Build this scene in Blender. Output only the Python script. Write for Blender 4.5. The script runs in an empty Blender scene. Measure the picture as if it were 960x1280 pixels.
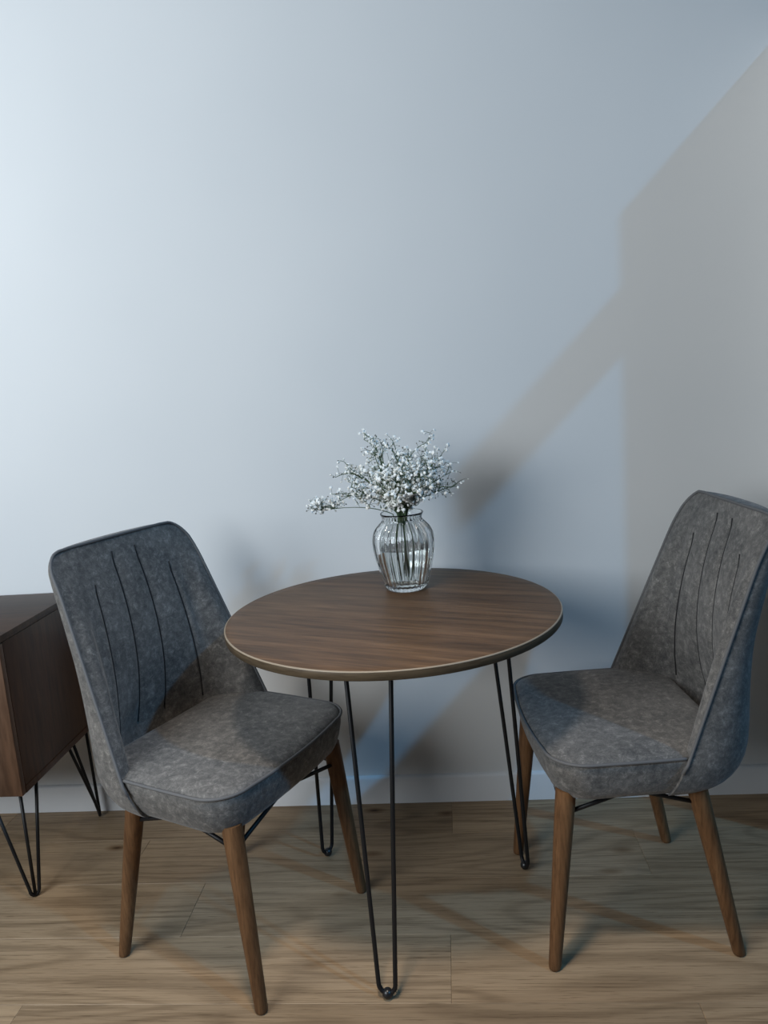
import bpy, bmesh, math, random
from mathutils import Vector, Matrix, Quaternion, noise

S = bpy.context.scene
C = S.collection
PI = math.pi
rng = random.Random(7)

# ------------------------------------------------------------------ helpers
def tag(o, label=None, cat=None, group=None, kind=None):
    if label: o['label'] = label
    if cat: o['category'] = cat
    if group: o['group'] = group
    if kind: o['kind'] = kind
    return o

def empty(name, loc=(0, 0, 0), rz=0.0):
    o = bpy.data.objects.new(name, None)
    C.objects.link(o)
    o.location = loc
    o.rotation_euler = (0, 0, rz)
    o.empty_display_size = .05
    return o

def obj(name, bm, mat, parent=None, smooth=True, angle=None):
    me = bpy.data.meshes.new(name)
    bmesh.ops.recalc_face_normals(bm, faces=bm.faces[:])
    bm.to_mesh(me)
    bm.free()
    if smooth:
        for p in me.polygons: p.use_smooth = True
        if angle is not None:
            me.set_sharp_from_angle(angle=math.radians(angle))
    me.materials.append(mat)
    o = bpy.data.objects.new(name, me)
    C.objects.link(o)
    o.parent = parent
    return o

def box(bm, lo, hi, bev=0.0, seg=2):
    r = bmesh.ops.create_cube(bm, size=1.0)
    vs = r['verts']
    for v in vs:
        v.co = Vector([lo[i] + (v.co[i] + .5) * (hi[i] - lo[i]) for i in range(3)])
    if bev:
        es = list({e for v in vs for e in v.link_edges})
        bmesh.ops.bevel(bm, geom=es, offset=bev, segments=seg, affect='EDGES', profile=.5)

def loft(bm, rings, closed=True, cap0=False, cap1=False):
    V = [[bm.verts.new(p) for p in r] for r in rings]
    n = len(rings[0])
    for a, b in zip(V[:-1], V[1:]):
        for i in range(n if closed else n - 1):
            j = (i + 1) % n
            bm.faces.new((a[i], a[j], b[j], b[i]))
    if cap0: bm.faces.new(V[0][::-1])
    if cap1: bm.faces.new(V[-1])
    return V

def lathe(bm, prof, n=48, cap0=False, cap1=False, c=(0, 0)):
    rings = [[(c[0] + r * math.cos(2 * PI * i / n), c[1] + r * math.sin(2 * PI * i / n), z) for i in range(n)] for r, z in prof]
    return loft(bm, rings, True, cap0, cap1)

def tube(bm, pts, rad, n=10, caps=True):
    pts = [Vector(p) for p in pts]
    m = len(pts)
    rads = rad if isinstance(rad, (list, tuple)) else [rad] * m
    tang = []
    for i in range(m):
        t = pts[min(i + 1, m - 1)] - pts[max(i - 1, 0)]
        tang.append(t.normalized())
    t0 = tang[0]
    up = Vector((0, 0, 1)) if abs(t0.z) < .9 else Vector((1, 0, 0))
    nrm = t0.cross(up).normalized()
    rings = []
    for i in range(m):
        if i:
            q = tang[i - 1].rotation_difference(tang[i])
            nrm = (q @ nrm).normalized()
        b = tang[i].cross(nrm)
        rings.append([pts[i] + rads[i] * (math.cos(2 * PI * k / n) * nrm + math.sin(2 * PI * k / n) * b) for k in range(n)])
    loft(bm, rings, True, caps, caps)

def ball(bm, c, r, seg=14, rings=8, sz=1.0):
    res = bmesh.ops.create_uvsphere(bm, u_segments=seg, v_segments=rings, radius=r)
    for v in res['verts']:
        v.co = Vector((v.co.x + c[0], v.co.y + c[1], v.co.z * sz + c[2]))

# ------------------------------------------------------------------ materials
def newmat(name):
    m = bpy.data.materials.new(name)
    m.use_nodes = True
    nt = m.node_tree
    return m, nt, nt.nodes['Principled BSDF']

def N(nt, t, **kw):
    n = nt.nodes.new(t)
    for k, v in kw.items():
        if k in n.inputs: n.inputs[k].default_value = v
        else: setattr(n, k, v)
    return n

def ramp(nt, fac, stops):
    n = nt.nodes.new('ShaderNodeValToRGB')
    el = n.color_ramp.elements
    while len(el) < len(stops): el.new(.5)
    for e, (p, c) in zip(el, stops):
        e.position = p
        e.color = (*c, 1)
    nt.links.new(fac, n.inputs[0])
    return n.outputs[0]

def mix(nt, fac, a, b, mode='MIX'):
    n = nt.nodes.new('ShaderNodeMix')
    n.data_type = 'RGBA'
    n.blend_type = mode
    for s, v in ((n.inputs[0], fac), (n.inputs[6], a), (n.inputs[7], b)):
        if hasattr(v, 'is_linked'): nt.links.new(v, s)
        elif isinstance(v, (int, float)): s.default_value = v
        else: s.default_value = (*v, 1)
    return n.outputs[2]

def mapping(nt, scale, rot=(0, 0, 0), src='Object', loc=(0, 0, 0)):
    tc = nt.nodes.new('ShaderNodeTexCoord')
    mp = N(nt, 'ShaderNodeMapping')
    mp.inputs['Scale'].default_value = scale
    mp.inputs['Rotation'].default_value = rot
    mp.inputs['Location'].default_value = loc
    nt.links.new(tc.outputs[src], mp.inputs[0])
    return mp.outputs[0]

def noise_tex(nt, vec, scale, detail=4, rough=.55, dist=0.0):
    n = N(nt, 'ShaderNodeTexNoise', Scale=scale, Detail=detail, Roughness=rough, Distortion=dist)
    if vec is not None: nt.links.new(vec, n.inputs['Vector'])
    return n.outputs['Fac']

def bump(nt, b, h, strength=.2, dist=.002):
    n = N(nt, 'ShaderNodeBump', Strength=strength, Distance=dist)
    nt.links.new(h, n.inputs['Height'])
    nt.links.new(n.outputs[0], b.inputs['Normal'])

def simple(name, col, rough=.5, metal=0.0, spec=.5):
    m, nt, b = newmat(name)
    b.inputs['Base Color'].default_value = (*col, 1)
    b.inputs['Roughness'].default_value = rough
    b.inputs['Metallic'].default_value = metal
    b.inputs['Specular IOR Level'].default_value = spec
    return m

def mat_wall():
    m, nt, b = newmat('wall_paint')
    v = mapping(nt, (1, 1, 1))
    n = noise_tex(nt, v, 90, 3)
    c = ramp(nt, noise_tex(nt, v, 1.4, 2), [(.3, (.66, .665, .66)), (.7, (.70, .70, .69))])
    nt.links.new(c, b.inputs['Base Color'])
    b.inputs['Roughness'].default_value = .75
    b.inputs['Specular IOR Level'].default_value = .3
    bump(nt, b, n, .06, .001)
    return m

def mat_floor():
    m, nt, b = newmat('oak_laminate')
    at = nt.nodes.new('ShaderNodeAttribute')
    at.attribute_name = 'plank'
    sep = nt.nodes.new('ShaderNodeSeparateColor')
    nt.links.new(at.outputs['Color'], sep.inputs[0])
    tc = nt.nodes.new('ShaderNodeTexCoord')
    # shift the pattern per plank
    comb = nt.nodes.new('ShaderNodeCombineXYZ')
    for i, k in ((0, 13.0), (1, 29.0), (2, 7.0)):
        mu = N(nt, 'ShaderNodeMath', operation='MULTIPLY')
        mu.inputs[1].default_value = k
        nt.links.new(sep.outputs[min(i, 1)], mu.inputs[0])
        nt.links.new(mu.outputs[0], comb.inputs[i])
    add = N(nt, 'ShaderNodeVectorMath', operation='ADD')
    nt.links.new(tc.outputs['Object'], add.inputs[0])
    nt.links.new(comb.outputs[0], add.inputs[1])
    def scaled(s):
        mp = N(nt, 'ShaderNodeMapping')
        mp.inputs['Scale'].default_value = s
        nt.links.new(add.outputs[0], mp.inputs[0])
        return mp.outputs[0]
    warp = noise_tex(nt, scaled((1.1, 6, 1)), 1.0, 2, .4)
    # cathedral figure: contour lines of a smooth stretched noise
    fig = noise_tex(nt, scaled((.9, 7.0, 1)), 1.0, 1, .3, .25)
    mu = N(nt, 'ShaderNodeMath', operation='MULTIPLY'); mu.inputs[1].default_value = 70
    nt.links.new(fig, mu.inputs[0])
    sn = N(nt, 'ShaderNodeMath', operation='SINE'); nt.links.new(mu.outputs[0], sn.inputs[0])
    ma = N(nt, 'ShaderNodeMath', operation='MULTIPLY_ADD'); ma.inputs[1].default_value = .5; ma.inputs[2].default_value = .5
    nt.links.new(sn.outputs[0], ma.inputs[0])
    fine = noise_tex(nt, scaled((4, 190, 1)), 1.0, 4, .6)
    pore = noise_tex(nt, scaled((14, 420, 1)), 1.0, 2, .6)
    base = ramp(nt, warp, [(.28, (.255, .175, .105)), (.5, (.335, .240, .148)), (.75, (.400, .295, .190))])
    c = mix(nt, .34, base, ramp(nt, ma.outputs[0], [(0, (.16, .105, .062)), (.4, (.345, .245, .152)), (1, (.40, .29, .185))]))
    c = mix(nt, .6, c, ramp(nt, fine, [(.28, (.42, .38, .34)), (.5, (.92, .92, .92)), (.75, (1.12, 1.1, 1.08))]), 'MULTIPLY')
    c = mix(nt, .7, c, ramp(nt, pore, [(.30, (.45, .4, .36)), (.42, (1, 1, 1))]), 'MULTIPLY')
    # plank to plank tone
    tone = ramp(nt, sep.outputs[2], [(0, (.80, .79, .78)), (1, (1.12, 1.1, 1.07))])
    c = mix(nt, 1.0, c, tone, 'MULTIPLY')
    # knots
    vo = N(nt, 'ShaderNodeTexVoronoi', Scale=1.0)
    nt.links.new(scaled((2.6, 6.0, 1)), vo.inputs['Vector'])
    k = ramp(nt, vo.outputs['Distance'], [(.015, (.16, .11, .075)), (.05, (.6, .52, .45)), (.11, (1, 1, 1))])
    c = mix(nt, 1.0, c, k, 'MULTIPLY')
    nt.links.new(c, b.inputs['Base Color'])
    r = ramp(nt, fine, [(.3, (.5, .5, .5)), (.7, (.4, .4, .4))])
    nt.links.new(r, b.inputs['Roughness'])
    b.inputs['Specular IOR Level'].default_value = .22
    bump(nt, b, fine, .12, .001)
    return m

def mat_wood(name, dark, mid, light, scale=(3, 40, 40), rot=(0, 0, 0), rough=.45, fig=.5):
    m, nt, b = newmat(name)
    oi = nt.nodes.new('ShaderNodeObjectInfo')
    v0 = mapping(nt, (1, 1, 1), rot)
    def sc(s):
        mp = N(nt, 'ShaderNodeMapping'); mp.inputs['Scale'].default_value = s
        nt.links.new(v0, mp.inputs[0]); return mp.outputs[0]
    big = noise_tex(nt, sc(tuple(s * .22 for s in scale)), 1.0, 3, .55, .4)
    fine = noise_tex(nt, sc(tuple(s * 3.2 for s in scale)), 1.0, 4, .6)
    midn = noise_tex(nt, sc(scale), 1.0, 3, .6, .3)
    c = ramp(nt, big, [(.25, dark), (.5, mid), (.75, light)])
    c = mix(nt, fig, c, ramp(nt, midn, [(.3, tuple(x * .7 for x in dark)), (.55, mid), (.8, light)]))
    c = mix(nt, .8, c, ramp(nt, fine, [(.3, (.55, .52, .5)), (.55, (1, 1, 1)), (.8, (1.12, 1.1, 1.08))]), 'MULTIPLY')
    nt.links.new(c, b.inputs['Base Color'])
    b.inputs['Roughness'].default_value = rough
    b.inputs['Specular IOR Level'].default_value = .22
    bump(nt, b, fine, .1, .001)
    return m

def mat_suede():
    m, nt, b = newmat('nubuck_fabric')
    v = mapping(nt, (1, 1, 1))
    big = noise_tex(nt, v, 9, 5, .62, .6)
    midn = noise_tex(nt, v, 62, 8, .82, .4)
    fine = noise_tex(nt, v, 380, 2, .6)
    c = ramp(nt, midn, [(.33, (.028, .029, .030)), (.45, (.085, .083, .080)), (.55, (.165, .158, .149)), (.67, (.38, .362, .338))])
    c = mix(nt, .40, c, ramp(nt, big, [(.3, (.070, .071, .073)), (.5, (.138, .132, .125)), (.72, (.25, .236, .222))]))
    c = mix(nt, .55, c, ramp(nt, fine, [(.3, (.72, .72, .72)), (.65, (1.12, 1.12, 1.12))]), 'MULTIPLY')
    nt.links.new(c, b.inputs['Base Color'])
    b.inputs['Roughness'].default_value = .82
    b.inputs['Specular IOR Level'].default_value = .25
    b.inputs['Sheen Weight'].default_value = .15
    b.inputs['Sheen Roughness'].default_value = .45
    bump(nt, b, midn, .12, .002)
    return m

def mat_glass(name, ior, col=(1, 1, 1), rough=0.0):
    m, nt, b = newmat(name)
    b.inputs['Base Color'].default_value = (*col, 1)
    b.inputs['Transmission Weight'].default_value = 1
    b.inputs['Roughness'].default_value = rough
    b.inputs['IOR'].default_value = ior
    return m

M_wall = mat_wall()
M_base = simple('baseboard_paint', (.74, .75, .76), .4)
M_floor = mat_floor()
M_suede = mat_suede()
M_piping = simple('piping_fabric', (.11, .11, .112), .7)
M_seam = simple('seam_thread', (.014, .014, .015), .8)
M_leg = mat_wood('walnut_leg', (.075, .034, .015), (.145, .072, .032), (.225, .122, .058), scale=(70, 70, 6), rough=.5)
M_top = mat_wood('walnut_tabletop', (.030, .016, .008), (.116, .063, .031), (.215, .124, .066), scale=(3.0, 42, 20), rot=(0, 0, math.radians(20)), rough=.42, fig=.6)
M_edge = mat_wood('walnut_edge_band', (.050, .036, .022), (.085, .062, .038), (.12, .09, .058), scale=(6, 6, 60), rough=.45)
M_cab = mat_wood('walnut_cabinet', (.026, .011, .005), (.056, .025, .012), (.096, .046, .025), scale=(25, 25, 3), rough=.5)
M_cabtop = mat_wood('walnut_cabinet_top', (.026, .011, .005), (.056, .025, .012), (.096, .046, .025), scale=(3, 30, 30), rough=.45)
for m_ in (M_cab, M_cabtop):
    m_.node_tree.nodes['Principled BSDF'].inputs['Specular IOR Level'].default_value = .25
    m_.node_tree.nodes['Principled BSDF'].inputs['Roughness'].default_value = .42
M_door = mat_wood('walnut_door', (.055, .027, .015), (.105, .057, .034), (.16, .095, .060), scale=(30, 30, 4), rough=.5)
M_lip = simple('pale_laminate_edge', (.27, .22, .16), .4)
M_black = simple('black_metal', (.006, .006, .007), .5, .0, .35)
M_rubber = simple('black_rubber', (.010, .010, .011), .35)
M_glass = mat_glass('clear_glass', 1.47, (.97, .985, .98))
M_water = mat_glass('water', 1.33, (.97, .985, .975))
M_stem = simple('green_stem', (.060, .105, .042), .6)
M_leaf = simple('grey_green_leaf', (.10, .16, .075), .6)
M_bud = simple('dry_bud', (.075, .075, .045), .7)
M_petal = simple('white_petal', (.90, .91, .88), .7)

# ------------------------------------------------------------------ setting
SE = -.5759          # a plank seam
PW = .2006           # plank width
def build_floor():
    bm = bmesh.new()
    col = bm.loops.layers.float_color.new('plank')
    r2 = random.Random(3)
    known = {-1: (.438, -.981), 0: (-.056,), 1: (1.30, -.70), 2: (.452,), 3: (-.046,)}
    x0, x1 = -3.2, 2.6
    ln = 1.38
    for k in range(-16, 4):
        ya, yb = SE + (k - 1) * PW, SE + k * PW
        if k == 3: yb = min(yb, .03)
        j = list(known.get(k, (r2.uniform(-.7, .7),)))
        xs = sorted(j)
        while xs[0] > x0: xs.insert(0, xs[0] - ln)
        while xs[-1] < x1: xs.append(xs[-1] + ln)
        for a, b in zip(xs[:-1], xs[1:]):
            rc = (r2.random(), r2.random(), r2.random(), 1)
            g, h = .0011, .0012
            out = [(a, ya), (b, ya), (b, yb), (a, yb)]
            inn = [(a + g, ya + g), (b - g, ya + g), (b - g, yb - g), (a + g, yb - g)]
            vo = [bm.verts.new((*p, -h)) for p in out]
            vi = [bm.verts.new((*p, 0)) for p in inn]
            vb = [bm.verts.new((*p, -.012)) for p in out]
            fs = [bm.faces.new(vi), bm.faces.new(vb[::-1])]
            for i in range(4):
                fs.append(bm.faces.new((vo[i], vo[(i + 1) % 4], vi[(i + 1) % 4], vi[i])))
                fs.append(bm.faces.new((vb[i], vb[(i + 1) % 4], vo[(i + 1) % 4], vo[i])))
            for f in fs:
                for l in f.loops: l[col] = rc
    return tag(obj('floor', bm, M_floor, smooth=False), kind='structure')
build_floor()

bm = bmesh.new(); box(bm, (-3.2, 0, -.012), (2.6, .12, 2.75)); tag(obj('wall_back', bm, M_wall, smooth=False), kind='structure')
bm = bmesh.new()
pr = [(0, 0), (-.013, 0), (-.013, .079), (-.0115, .083), (-.008, .0855), (-.004, .0868), (0, .087)]
loft(bm, [[(x, y, z) for y, z in pr] for x in (-3.2, .905)], True, True, True)
tag(obj('baseboard_back', bm, M_base, angle=40), kind='structure')
# unseen wall end and rail, added on the right to shade the back wall
bm = bmesh.new(); box(bm, (.905, -.262, 0), (1.0, 0, 2.075), .003); tag(obj('shadow_wall_right', bm, M_wall, smooth=False), kind='structure')
bm = bmesh.new(); box(bm, (.905, -.56, 1.745), (.945, -.262, 1.89), .002); tag(obj('shadow_rail_1', bm, M_base, smooth=False), kind='structure')

# ------------------------------------------------------------------ round table
TX, TY, TR, TH = -.1459, -.4585, .3833, .75
def build_table():
    t = empty('round_table', (TX, TY, 0))
    tag(t, 'small round walnut-top table on three black hairpin legs between the grey chairs', 'table')
    bm = bmesh.new()
    R, T = TR, .0185
    prof = [(R - .05, TH - T), (R - .0015, TH - T), (R, TH - T + .0015), (R, TH - .0022), (R - .0007, TH - .0007), (R - .0022, TH), (R - .03, TH)]
    V = lathe(bm, prof, 128, True, True)
    top = obj('tabletop', bm, M_top, t, angle=50)
    bm = bmesh.new()
    Re = R + .0007
    lathe(bm, [(R - .003, TH - T - .0003), (Re - .0012, TH - T - .0003), (Re, TH - T + .001), (Re, TH - .0024), (Re - .0008, TH - .0012), (R - .0025, TH - .0016)], 128)
    obj('edge_band', bm, M_edge, top, angle=60)
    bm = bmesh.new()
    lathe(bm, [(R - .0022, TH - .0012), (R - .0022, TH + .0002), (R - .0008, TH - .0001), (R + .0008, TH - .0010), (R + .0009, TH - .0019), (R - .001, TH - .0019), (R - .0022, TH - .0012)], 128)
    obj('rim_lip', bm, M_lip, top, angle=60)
    rf, rt, w, a0 = .3073, .26, .095, -1.7102
    for k in range(3):
        a = a0 + k * 2 * PI / 3
        ra = Vector((math.cos(a), math.sin(a), 0)); ta = Vector((-math.sin(a), math.cos(a), 0))
        bm = bmesh.new()
        z1 = TH - T
        def P(r, s, z): return ra * r + ta * s + Vector((0, 0, z))
        pts = [P(rt - .045, -w / 2 + .004, z1 - .007), P(rt - .02, -w / 2, z1 - .007), P(rt - .006, -w / 2, z1 - .009), P(rt, -w / 2, z1 - .016)]
        zb = .034
        nb = 10
        pts.append(P(rt + (rf - rt) * .5, -(w / 2 + .018) / 2, (z1 + zb) / 2))
        for i in range(nb + 1):
            b_ = PI + PI * i / nb
            pts.append(P(rf, .018 * math.cos(b_), zb + .0215 * math.sin(b_)))
        pts.append(P(rt + (rf - rt) * .5, (w / 2 + .018) / 2, (z1 + zb) / 2))
        pts += [P(rt, w / 2, z1 - .016), P(rt - .006, w / 2, z1 - .009), P(rt - .02, w / 2, z1 - .007), P(rt - .045, w / 2 - .004, z1 - .007)]
        tube(bm, pts, .0049, 12)
        leg = obj('hairpin_leg', bm, M_black, t)
        bm = bmesh.new()
        ring = []
        for rr, s in ((rt - .055, -w / 2 - .012), (rt + .008, -w / 2 - .012), (rt + .008, w / 2 + .012), (rt - .055, w / 2 + .012)):
            ring.append((rr, s))
        loft(bm, [[P(r, s, z) for r, s in ring] for z in (z1 - .004, z1 - .0001)], True, True, True)
        obj('mounting_plate', bm, M_black, leg, smooth=False)
        bm = bmesh.new()
        ball(bm, P(rf, 0, .0119), .0115, 18, 12)
        obj('rubber_foot', bm, M_rubber, leg)
build_table()

# ------------------------------------------------------------------ chairs
ZP = .482            # height of the seat piping
ZT = .950            # top of the backrest
def interp(tab, z):  # smooth curve through a table of heights
    if z <= tab[0][0]: return tab[0][1]
    for i in range(len(tab) - 1):
        (z0, a), (z1, b) = tab[i], tab[i + 1]
        if z <= z1:
            ap = tab[i - 1] if i else (2 * z0 - z1, 2 * a - b)
            bn = tab[i + 2] if i + 2 < len(tab) else (2 * z1 - z0, 2 * b - a)
            h = z1 - z0; t = (z - z0) / h
            m0 = (b - ap[1]) / (z1 - ap[0]) * h; m1 = (bn[1] - a) / (bn[0] - z0) * h
            return (2*t**3 - 3*t*t + 1) * a + (t**3 - 2*t*t + t) * m0 + (-2*t**3 + 3*t*t) * b + (t**3 - t*t) * m1
    return tab[-1][1]
def xw(z):           # front edge of the wings
    return -.074 - .392 * (z - .47) - max(0, z - .84) ** 2 * 1.5
def xc(z):           # middle of the front surface of the back
    return interp(((.39, -.235), (.49, -.236), (.56, -.220), (.65, -.210), (.75, -.216), (.85, -.237), (.95, -.272)), z)
def xo(z):           # middle of the rear surface of the back
    return interp(((.39, -.262), (.50, -.268), (.60, -.266), (.70, -.270), (.80, -.292), (.88, -.312), (.95, -.305)), z)
def yw(z):
    W = .250 - .040 * max(0, min(1, (z - .47) / .45))
    r = .052
    if z > ZT - r:
        d = min(r, z - (ZT - r))
        W = W - r + math.sqrt(max(0, r * r - d * d))
    return W
SEAMS = (-.136, -.045, .045, .142)
def seam_u(s, z):    # the stitched lines draw together towards the top
    return s * (1 - .20 * max(0, min(1, (z - .47) / .47))) / (.250 - .040 * max(0, min(1, (z - .47) / .45)))
def wing(u):         # 0 in the middle, 1 on the padded front edge of the wing
    g = 1.42 * min(1.0, abs(u)) ** 2.8 + 1e-6
    return (g ** -6 + 1) ** (-1 / 6) / .9805
def build_back(parent):
    us = set()
    n = 44
    for i in range(n + 1): us.add(round(-1 + 2 * i / n, 5))
    for s in SEAMS:
        for d in (-.06, -.05, -.042, -.034, -.026, -.02, -.014, -.008, 0, .008, .014, .02, .026, .034, .042, .05, .06):
            us.add(round(s * .90 / .232 + d, 5))
    us = sorted(us)
    kb = [-1] + [s * .90 / .232 for s in SEAMS] + [1]
    def warp(u, z):       # let the columns of the mesh follow the seams
        kz = [-1] + [seam_u(s, z) for s in SEAMS] + [1]
        for i in range(5):
            if u <= kb[i + 1] or i == 4:
                return kz[i] + (kz[i + 1] - kz[i]) * (u - kb[i]) / (kb[i + 1] - kb[i])
    # z rows
    zs = [.392, .396, .402, .412, .426, .446] + [.47 + i * (.886 - .47) / 26 for i in range(27)]
    r = .052
    zs += [ZT - r + r * math.sin(PI / 2 * i / 9) for i in range(1, 10)]
    zs = sorted(z for z in zs)
    rings = []
    no = 48
    def inner(u, z):
        w = yw(z)
        zz = min(z, .945)
        x_ = xc(zz) + (xw(zz) - xc(zz)) * wing(u)
        y_ = u * w
        pk = max(0, min(1, (.88 - z) / .12)) * max(0, min(1, (z - .40) / .06))
        x_ += pk * (.013 * math.exp(-((abs(u) - .86) / .085) ** 2) - .010 * math.exp(-((abs(u) - .68) / .06) ** 2))
        # quilting: stitched grooves and light puff between them
        if z > .47:
            d = 0
            for q, s in enumerate(SEAMS):
                su = seam_u(s, z)
                top = .925 if q in (1, 2) else .87
                fade = max(0, min(1, (top - z) / .03))
                d -= .0030 * math.exp(-((u - su) / .016) ** 2) * fade
                d -= .0042 * math.exp(-((u - su) / .06) ** 2) * fade
            x_ += d
        return Vector((x_, y_, z))
    def outer(t, z):       # t 0..1 from +y edge round the rear to -y edge
        a = PI * t
        cz, sz = math.cos(a), math.sin(a)
        w = yw(z); zz = min(z, .945)
        e = .80
        y_ = w * math.copysign(abs(cz) ** e, cz)
        x_ = xw(zz) + (xo(zz) - xw(zz)) * abs(sz) ** e
        if z < .47:        # tuck in below the seat
            k = 1 - math.sqrt(max(0, 1 - ((.47 - z) / .080) ** 2)) if z > .391 else 1
            x_ += .05 * k * abs(sz); y_ *= 1 - .14 * k
        return Vector((x_, y_, z))
    for z in zs:
        ins = [inner(warp(u, z), z) for u in us]
        if z < .47:
            k = 1 - math.sqrt(max(0, 1 - ((.47 - z) / .080) ** 2))
            for p in ins: p.y *= 1 - .14 * k
        outs = [outer(i / no, z) for i in range(1, no)]
        rings.append(ins + outs)
    # soft top: crown and close
    last = rings[-1]
    ni = len(us)
    for ring, z in zip(rings, zs):
        if z > ZT - .052:
            k = (z - (ZT - .052)) / .052
            for p in ring:
                p.z += .004 * k * (1 - (p.y / .2) ** 2)
    mid = []
    for p in last:
        mid.append(p.copy())
    cen = []
    for i, p in enumerate(last):
        if i < ni: u = us[i]; o_ = outer((1 - u) / 2, ZT)
        else:
            t = (i - ni + 1) / no; o_ = inner(1 - 2 * t, ZT)
        cen.append((p, o_))
    for f, dz in ((.16, .0012), (.42, -.0005)):
        rings.append([Vector((p.x + (o_.x - p.x) * f * .9, p.y * (1 - .05 * f), p.z + dz)) for p, o_ in cen])
    bm = bmesh.new()
    V = loft(bm, rings, True, True, False)
    # close the top as strips between inner and outer halves
    tv = V[-1]
    bm.faces.new(tv)
    bmesh.ops.triangulate(bm, faces=[f for f in bm.faces if len(f.verts) > 4])
    back = obj('backrest', bm, M_suede, parent, angle=70)
    # piping round the front edge of the back
    pts = []
    zz = [.452] + [.47 + i * (.886 - .47) / 24 for i in range(25)] + [ZT - r + r * math.sin(PI / 2 * i / 10) for i in range(1, 10)]
    def edge(s, z):
        k = max(0, (z - (ZT - .052)) / .052)
        y = yw(z) * s
        return Vector((xw(min(z, .945)) + .001, y + s * .001, z + .004 * k * (1 - (y / .2) ** 2) + .001))
    lft = [edge(1, z) for z in zz]; lft[0].x += .004
    rgt = [edge(-1, z) for z in zz]; rgt[0].x += .004
    wtop = yw(ZT * .9999)
    topp = []
    for i in range(1, 16):
        u = 1 - 2 * i / 16
        y = u * wtop
        x_ = xc(.945) + (xw(.945) - xc(.945)) * wing(u)
        topp.append(Vector((x_ + .000, y, ZT + .004 * (1 - (y / .2) ** 2) + .001)))
    bm = bmesh.new()
    tube(bm, lft + topp + rgt[::-1], .0036, 8)
    obj('piping', bm, M_piping, back)
    for q, s in enumerate(SEAMS):
        top = .922 if q in (1, 2) else .862
        bm = bmesh.new()
        tube(bm, [inner(seam_u(s, .500 + (top - .500) * i / 24), .500 + (top - .500) * i / 24) + Vector((.0008, 0, 0)) for i in range(25)], .0017, 6)
        obj('seam', bm, M_seam, back)
    return back

def seat_outline(n=96):
    # rounded trapezoid: front corners at x = xf, tail tucked inside the backrest
    pts = []
    xf, yf, xb, yb, rc = .196, .243, -.222, .203, .080
    def arc(cx, cy, r, a0, a1, k):
        for i in range(k + 1):
            a = a0 + (a1 - a0) * i / k
            pts.append((cx + r * math.cos(a), cy + r * math.sin(a)))
    arc(xf - rc, yf - rc, rc, 0, PI / 2, 14)
    for i in range(1, 12):
        f = i / 12; pts.append((xf - rc + (-.10 - (xf - rc)) * f, yf + .0015 * math.sin(PI * f)))
    arc(-.10, yf - .10, .10, PI / 2, PI * .94, 10)
    half = pts[:]
    front = [(xf + .012 * (1 - (2 * i / 10 - 1) ** 2), -(yf - rc) + 2 * (yf - rc) * i / 10) for i in range(1, 10)]
    out = [(x, -y) for x, y in half[::-1]] + front + half
    return out

def build_seat(parent):
    O = seat_outline()
    cx, cy = .0, 0.0
    def ring(d, z, crown=0):
        res = []
        for x, y in O:
            L = math.hypot(x - cx, y - cy)
            f = 1 - d / L
            res.append(Vector((cx + (x - cx) * f, cy + (y - cy) * f, z)))
        return res
    rings = [ring(.066, .386), ring(.040, .388), ring(.026, .395), ring(.017, .408), ring(.008, .430), ring(.002, .456), ring(0, ZP - .005), ring(.0025, ZP),
             ring(.005, ZP + .003), ring(.012, ZP + .007), ring(.026, ZP + .0105), ring(.05, ZP + .013), ring(.09, ZP + .0145), ring(.14, ZP + .015)]
    bm = bmesh.new()
    V = loft(bm, rings, True, True, False)
    c = bm.verts.new((-.02, 0, ZP + .0155))
    tv = V[-1]
    for i in range(len(tv)): bm.faces.new((tv[i], tv[(i + 1) % len(tv)], c))
    seat = obj('seat', bm, M_suede, parent, angle=60)
    pts = [p + Vector((0, 0, .0)) for p in ring(-.0008, ZP + .0005)]
    pts = [p for p in pts if p.x > -.086]
    bm = bmesh.new(); tube(bm, pts, .0036, 8)
    obj('piping', bm, M_piping, seat)
    return seat

def build_chair(name, label, loc, rz):
    t = empty(name, loc, rz)
    tag(t, label, 'chair', 'grey upholstered chairs at the round table')
    build_seat(t)
    build_back(t)
    low = {}; high = {}
    for sx in (1, -1):
        for sy in (1, -1):
            top = Vector((.158 if sx > 0 else -.112, sy * .188, .408)); bot = Vector((.200 * sx, sy * .2065, .0004))
            ax = (top - bot).normalized()
            bm = bmesh.new()
            rings = []
            for f, r in ((0, .0108), (.006, .0128), (.02, .0135), (.5, .0180), (.8, .0205), (1, .0215)):
                c_ = bot + (top - bot) * f
                rings.append([c_ + Vector((r * math.cos(2 * PI * i / 24), r * math.sin(2 * PI * i / 24), 0)) for i in range(24)])
            loft(bm, rings, True, True, True)
            obj('leg', bm, M_leg, t, angle=50)
            low[sx, sy] = bot + (top - bot) * .86
            high[sx, sy] = bot + (top - bot) * .965
    for a, b in (((1, 1), (1, -1)), ((-1, 1), (-1, -1)), ((1, 1), (-1, 1)), ((1, -1), (-1, -1))):
        mid = (high[a] + high[b]) / 2; mid.z = .3925
        for p, q in ((a, b), (b, a)):
            e = mid + (low[p] - mid).normalized() * .012
            bm = bmesh.new()
            tube(bm, [low[p], (low[p] + e) / 2, e], .0048, 8)
            obj('brace_rod', bm, M_black, t)
    return t

build_chair('dining_chair', 'grey nubuck dining chair left of the table, seen from its front, backrest beside the sideboard', (-.547, -.526, 0), math.radians(-24.3))
build_chair('dining_chair', 'grey nubuck dining chair right of the table, in side view, facing left', (.3465, -.4595, 0), math.radians(185.4))

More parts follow.
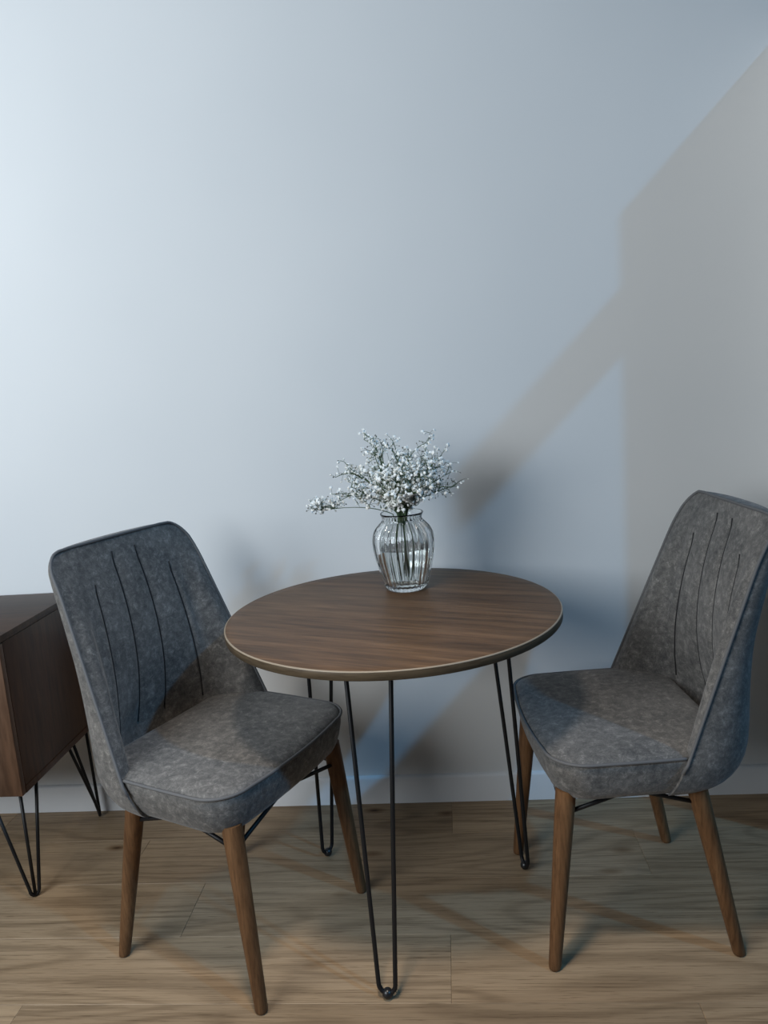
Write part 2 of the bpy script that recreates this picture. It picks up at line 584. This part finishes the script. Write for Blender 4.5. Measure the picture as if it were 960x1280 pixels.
# ------------------------------------------------------------------ sideboard
def build_cabinet():
    xr, xl, yf, yb, zb, zt = -1.122, -2.30, -.442, -.030, .298, .721
    t = empty('sideboard', ((xl + xr) / 2, (yf + yb) / 2, 0))
    tag(t, 'dark walnut sideboard on black hairpin legs at the left edge against the wall', 'sideboard')
    ox, oy = -(xl + xr) / 2, -(yf + yb) / 2
    def part(name, lo, hi, mat, bev=.0012, parent=t):
        bm = bmesh.new(); box(bm, (lo[0] + ox, lo[1] + oy, lo[2]), (hi[0] + ox, hi[1] + oy, hi[2]), bev)
        return obj(name, bm, mat, parent, angle=40)
    th = .018
    part('top_panel', (xl, yf, zt - th), (xr, yb, zt), M_cabtop)
    part('bottom_panel', (xl, yf + th, zb), (xr, yb, zb + th), M_cab)
    part('side_panel', (xr - th - .0012, yf + th + .0015, zb + th + .0008), (xr - .0015, yb, zt - th - .0012), M_cab)
    part('side_panel', (xl + .0015, yf + th + .0015, zb + th + .0008), (xl + th + .0012, yb, zt - th - .0012), M_cab)
    part('back_panel', (xl + th + .002, yb - .006, zb + th + .001), (xr - th - .002, yb, zt - th - .0015), M_cab)
    nd = 3
    wd = (xr - xl) / nd
    for i in range(nd):
        part('door', (xl + i * wd + .0012, yf, zb), (xl + (i + 1) * wd - .0012, yf + th, zt - th - .0025), M_door)
    for cx_, sx in ((xr - .015, 1), (xl + .015, -1)):
        for cy_, sy in ((yf + .012, -1), (yb - .010, 1)):
            f = Vector((cx_ + ox, cy_ + oy, 0))
            bm = bmesh.new()
            z1 = zb - .003
            A = f + Vector((-sx * .090, -sy * .010, z1)); B = f + Vector((-sx * .004, -sy * .085, z1)); Cc = f + Vector((-sx * .012, -sy * .018, z1))
            if sy > 0: A, B, Cc = f + Vector((-sx * .012, -.115, z1)), f + Vector((-sx * .014, .003, z1)), f + Vector((-sx * .02, -.075, z1))
            h1 = (A - f); h1.z = 0; h2 = (B - f); h2.z = 0
            h1 = h1.normalized() * .018; h2 = h2.normalized() * .018
            if sy > 0: h1 *= .6; h2 *= .4
            bl = f + h1 + Vector((0, 0, .024)); br = f + h2 + Vector((0, 0, .024))
            pts = [A, (A + bl) / 2, bl]
            m_ = (bl + br) / 2
            for i in range(1, 8):
                a = PI * i / 8
                pts.append(m_ + (bl - m_) * math.cos(a) + Vector((0, 0, -.0195 * math.sin(a))))
            pts += [br, (br + B) / 2, B]
            tube(bm, pts, .0045, 10)
            mb = Vector((m_.x, m_.y, .006))
            tube(bm, [Cc, mb], .0045, 10)
            leg = obj('hairpin_leg', bm, M_black, t)
            bm = bmesh.new()
            pl = [A, B, f + Vector((-sx * .100, -sy * .095, z1))]
            lo = (min(p.x for p in pl) - .008, min(p.y for p in pl) - .008 if sy < 0 else min(p.y for p in pl) - .004, zb - .0035)
            hi = (max(p.x for p in pl) + .004, max(p.y for p in pl) + .004, zb - .0002)
            box(bm, lo, hi); obj('mounting_plate', bm, M_black, leg, smooth=False)
build_cabinet()

# ------------------------------------------------------------------ vase, water, flowers
VX, VY, VZ = -.121, -.28, TH + .0003
VH = .195
OUT = [(0, .046), (.004, .0505), (.012, .0545), (.03, .060), (.06, .068), (.085, .0735), (.105, .0765), (.125, .0775), (.142, .075), (.155, .069), (.165, .0605),
       (.172, .0535), (.178, .0500), (.184, .0500), (.190, .0525), (.194, .0545)]
def rad(z, prof=OUT):
    for (a, ra), (b, rb) in zip(prof[:-1], prof[1:]):
        if z <= b:
            f = (z - a) / (b - a); f = f * f * (3 - 2 * f) * .3 + f * .7
            return ra + (rb - ra) * f
    return prof[-1][1]
def build_vase():
    bm = bmesh.new()
    n = 30 * 8
    NR = 30
    zs = [0, .002, .005, .009] + [.012 + (.172 - .012) * i / 40 for i in range(41)] + [.175, .178, .181, .184, .187, .190, .192, .194]
    rings = []
    def ring(r, z, amp):
        return [((r + amp * (abs(math.cos(NR * a / 2)) - .75)) * math.cos(a), (r + amp * (abs(math.cos(NR * a / 2)) - .75)) * math.sin(a), z) for a in (2 * PI * i / n for i in range(n))]
    rings.append(ring(.03, .003, 0)); rings.append(ring(.041, .001, 0))
    for z in zs:
        k = max(0, min(1, z / .015)) * max(0, min(1, (.180 - z) / .012))
        rings.append(ring(rad(z), z, .0042 * k))
    rings.append(ring(rad(.194) - .0012, .1955, 0)); rings.append(ring(rad(.194) - .003, .1945, 0))
    for z in reversed(zs[5:-1]):
        if z < .010: continue
        k = max(0, min(1, (z - .012) / .02)) * max(0, min(1, (.176 - z) / .012))
        rings.append(ring(rad(z) - .0046, max(z, .010), .0003 * k))
    rings.append(ring(.045, .0105, 0)); rings.append(ring(.02, .0100, 0))
    loft(bm, rings, True, True, True)
    o = obj('glass_vase', bm, M_glass)
    o.location = (VX, VY, VZ)
    tag(o, 'clear ribbed glass vase half full of water on the round table', 'vase')
    bm = bmesh.new()
    WL = .108
    zz = [.0115, .013, .018] + [.025 + (WL - .025) * i / 20 for i in range(21)]
    rr = [[((rad(z) - .0064) * math.cos(2 * PI * i / 64), (rad(z) - .0064) * math.sin(2 * PI * i / 64), z) for i in range(64)] for z in zz]
    loft(bm, rr, True, True, True)
    o = obj('vase_water', bm, M_water, angle=50)
    o.location = (VX, VY, VZ)
    tag(o, 'clear water filling the lower half of the ribbed glass vase', 'water', kind='stuff')
build_vase()

def blossom(bm, c, r, rg):
    # a ruffled little double flower: two rings of petals round a domed heart
    ax = Vector((rg.uniform(-1, 1), rg.uniform(-1, 1), rg.uniform(-.1, 1.2))).normalized()
    q = Vector((0, 0, 1)).rotation_difference(ax)
    n = 7
    a0 = rg.uniform(0, 6)
    def P(x, y, z): return Vector(c) + q @ Vector((x * r, y * r, z * r))
    hb = bm.verts.new(P(0, 0, -.65)); ht = bm.verts.new(P(0, 0, .62))
    lo, up = [], []
    for i in range(n * 2):
        a = a0 + PI * i / n
        k = 1.0 if i % 2 == 0 else .72
        k *= rg.uniform(.88, 1.1)
        lo.append(bm.verts.new(P(k * math.cos(a), k * math.sin(a), rg.uniform(.0, .3))))
        k2 = (.62 if i % 2 else .42) * rg.uniform(.9, 1.1)
        up.append(bm.verts.new(P(k2 * math.cos(a), k2 * math.sin(a), rg.uniform(.35, .62))))
    m = n * 2
    for i in range(m):
        j = (i + 1) % m
        bm.faces.new((hb, lo[j], lo[i]))
        bm.faces.new((lo[i], lo[j], up[j], up[i]))
        bm.faces.new((up[i], up[j], ht))

def bez(p0, p1, p2, n):
    return [(1 - t) ** 2 * p0 + 2 * t * (1 - t) * p1 + t * t * p2 for t in (i / n for i in range(n + 1))]

def sprig(label, tip, spread, nb, seed, group='sprigs of baby\'s breath in the glass vase', sag=0.0, neck=None, per=5, bs=.0062, f0=.30):
    """one stem rising out of the vase, branching into many fine twigs with blossoms"""
    rg = random.Random(seed)
    base = Vector((VX, VY, VZ))
    a = rg.uniform(0, 2 * PI)
    tip = Vector(tip)
    nk = Vector(neck) if neck else base + Vector(((tip.x - VX) * .12 + rg.uniform(-.012, .012), (tip.y - VY) * .12 + rg.uniform(-.012, .012), .190))
    hd = Vector((nk.x - VX, nk.y - VY, 0))
    if hd.length > .036: hd *= .036 / hd.length
    nk = base + hd + Vector((0, 0, .190))
    foot = base + Vector((-hd.x * .8 + rg.uniform(-.016, .016), -hd.y * .8 + rg.uniform(-.016, .016), rg.uniform(.020, .055)))
    ctrl = nk + (nk - foot) * .35 + Vector((0, 0, -sag))
    if sag: ctrl = nk + Vector(((tip.x - nk.x) * .35, (tip.y - nk.y) * .35, max(.034, (tip.z - nk.z) * .8)))
    main = [foot, foot + (nk - foot) * .5, nk] + bez(nk, ctrl, tip, 10)[1:]
    t = empty('flower_sprig', foot)
    tag(t, label, 'flower', group)
    loc = foot
    bs_ = bmesh.new(); bb = bmesh.new(); bd = bmesh.new()
    def L(p): return p - loc
    m = len(main)
    tube(bs_, [L(p) for p in main], [.00150 - .0009 * i / (m - 1) for i in range(m)], 5)
    cr = bez(nk, ctrl, tip, 40)
    for b in range(nb):
        f = f0 + (1 - f0) * (b + rg.random() * .8) / nb
        f = min(f, 1.0)
        p0 = cr[int(f * 40)]
        d = Vector((rg.gauss(0, 1), rg.gauss(0, 1), rg.gauss(0, .8) + .25)).normalized()
        ln = spread * rg.uniform(.55, 1.15)
        dirm = (cr[min(40, int(f * 40) + 2)] - cr[max(0, int(f * 40) - 2)]).normalized()
        p2 = p0 + (d * .8 + dirm * .55) * ln
        if p2.z < VZ + .215: p2.z = VZ + .215 + rg.random() * .01
        p1 = p0 + dirm * ln * .45 + d * ln * .15
        br = bez(p0, p1, p2, 5)
        tube(bs_, [L(p) for p in br], [.0009] * 5 + [.0006], 4)
        for k in range(per):
            g = rg.choice((3, 4, 5, 5))
            if br[g].z < VZ + .204: continue
            e = br[g] + Vector((rg.gauss(0, 1), rg.gauss(0, 1), rg.gauss(0, .8) + .3)).normalized() * rg.uniform(.010, .026)
            e.z = max(e.z, VZ + .205)
            tube(bs_, [L(br[g]), L((br[g] + e) / 2 + Vector((0, 0, .002))), L(e)], .00042, 3)
            if rg.random() < .66:
                blossom(bb, L(e), bs * rg.uniform(.62, 1.12), rg)
            else:
                r_ = rg.uniform(.0016, .0027)
                blossom(bd, L(e), r_, rg)
    # a few narrow leaves low on the stem
    bl = bmesh.new()
    for k in range(5):
        f = rg.uniform(.05, .55); p = cr[int(f * 40)]
        d = Vector((rg.gauss(0, 1), rg.gauss(0, 1), .7)).normalized(); s = d.cross(Vector((0, 0, 1))).normalized() * .0016
        ln = rg.uniform(.014, .026)
        pts = [L(p), L(p + d * ln * .5 + s), L(p + d * ln), L(p + d * ln * .5 - s)]
        nr = d.cross(s).normalized() * .0006
        va = [bl.verts.new(x + (nr if i % 2 else nr * .3)) for i, x in enumerate(pts)]
        vb = [bl.verts.new(x - (nr if i % 2 else nr * .3)) for i, x in enumerate(pts)]
        bl.faces.new(va); bl.faces.new(vb[::-1])
        for i in range(4): bl.faces.new((va[i], vb[i], vb[(i + 1) % 4], va[(i + 1) % 4]))
    obj('stem', bs_, M_stem, t)
    tag(obj('blossoms', bb, M_petal, t, smooth=False), kind='stuff')
    tag(obj('buds', bd, M_bud, t, smooth=False), kind='stuff')
    tag(obj('leaves', bl, M_leaf, t, smooth=False), kind='stuff')

sprig('long lone sprig of baby\'s breath reaching out to the far left of the vase', (-.322, -.285, .962), .038, 13, 11, sag=.03, per=7, bs=.0050, f0=.78)
sprig('tall sprig of baby\'s breath rising highest, above the left of the bouquet', (-.188, -.27, 1.135), .046, 16, 12, per=7, bs=.0050, f0=.5)
sprig('sprig of baby\'s breath arching upper left of the vase, below the tallest one', (-.250, -.26, 1.058), .046, 17, 13, per=7, bs=.0052, f0=.5)
sprig('low sprig of baby\'s breath leaning left, just above the long lone one', (-.235, -.31, 1.005), .046, 16, 14, sag=.01, per=7, bs=.0052, f0=.5)
sprig('thin bare-looking sprig of baby\'s breath sticking out lowest on the right', (.020, -.27, 1.002), .028, 9, 15, sag=.01, per=4, bs=.0034, f0=.45)
sprig('sprig of baby\'s breath reaching right, just above the lowest right one', (.000, -.29, 1.036), .036, 13, 16, per=6, bs=.0045, f0=.45)
dense = 'white blossoming sprig of baby\'s breath in the dense middle of the bouquet'
for i, (x, y, z) in enumerate([(-.165, -.29, 1.055), (-.125, -.33, 1.03), (-.085, -.30, 1.095), (-.055, -.27, 1.085), (-.125, -.25, 1.10), (-.040, -.31, 1.055), (-.10, -.35, 1.01), (-.155, -.33, 1.00), (-.07, -.34, 1.04), (-.018, -.26, 1.075), (-.17, -.25, 1.08), (-.10, -.22, 1.06), (-.045, -.33, 1.01), (-.13, -.355, 1.0), (-.085, -.355, 1.005)]):
    sprig(dense, (x, y, z), .048, 19, 40 + i, per=6, bs=.0060, f0=.03)

# ------------------------------------------------------------------ light
def area(name, loc, aim, size, energy, col, shape='DISK', size_y=None):
    l = bpy.data.lights.new(name, 'AREA')
    l.shape = shape; l.size = size
    if size_y: l.size_y = size_y
    l.energy = energy; l.color = col
    o = bpy.data.objects.new(name, l); C.objects.link(o)
    o.location = loc
    o.rotation_euler = (Vector(aim) - Vector(loc)).to_track_quat('-Z', 'Y').to_euler()
    return o
area('window_daylight', (-2.15, -2.55, 1.95), (-1.0, 0, 2.15), 1.8, 98, (.885, .95, 1.0), 'RECTANGLE', 1.7)
dl = area('ceiling_downlight', (-.25, -1.35, 2.6), (-.25, -1.34, 0), .25, 6.5, (1.0, .86, .72))
dl.data.spread = math.radians(75)

sl = bpy.data.lights.new('sky_patch', 'SUN')
sl.energy = .86; sl.angle = math.radians(1.7); sl.color = (.13, .52, 1.0)
so = bpy.data.objects.new('sky_patch', sl); C.objects.link(so)
so.rotation_euler = Vector((-1.6, 1.0, -1.6)).to_track_quat('-Z', 'Y').to_euler()
so.location = (4, -2.5, 4)

w = bpy.data.worlds.new('World'); S.world = w
w.use_nodes = True
bg = w.node_tree.nodes['Background']
bg.inputs[0].default_value = (.38, .66, 1.0, 1)
bg.inputs[1].default_value = .052

# ------------------------------------------------------------------ camera
f_px, pit, roll, yaw, H, D = 958.894, .167123, -.073295, -.087078, 1.267789, 2.165288
cy, sy = math.cos(yaw), math.sin(yaw)
fw = Vector((sy * math.cos(pit), cy * math.cos(pit), -math.sin(pit)))
r0 = Vector((cy, -sy, 0)); u0 = r0.cross(fw)
r1 = math.cos(roll) * r0 + math.sin(roll) * u0
u1 = -math.sin(roll) * r0 + math.cos(roll) * u0
cam = bpy.data.cameras.new('camera')
cam.sensor_fit = 'HORIZONTAL'; cam.sensor_width = 36.0
cam.lens = 36.0 * f_px / 960.0
co = bpy.data.objects.new('camera', cam); C.objects.link(co)
mw = Matrix.Identity(4)
for i in range(3):
    mw[i][0] = r1[i]; mw[i][1] = u1[i]; mw[i][2] = -fw[i]
mw[0][3], mw[1][3], mw[2][3] = 0, -D, H
co.matrix_world = mw
S.camera = co

vs = S.view_settings
vs.view_transform = 'Standard'
try: vs.look = 'None'
except Exception: pass
vs.gamma = 1.0
vs.use_curve_mapping = False
vs.exposure = 0.0
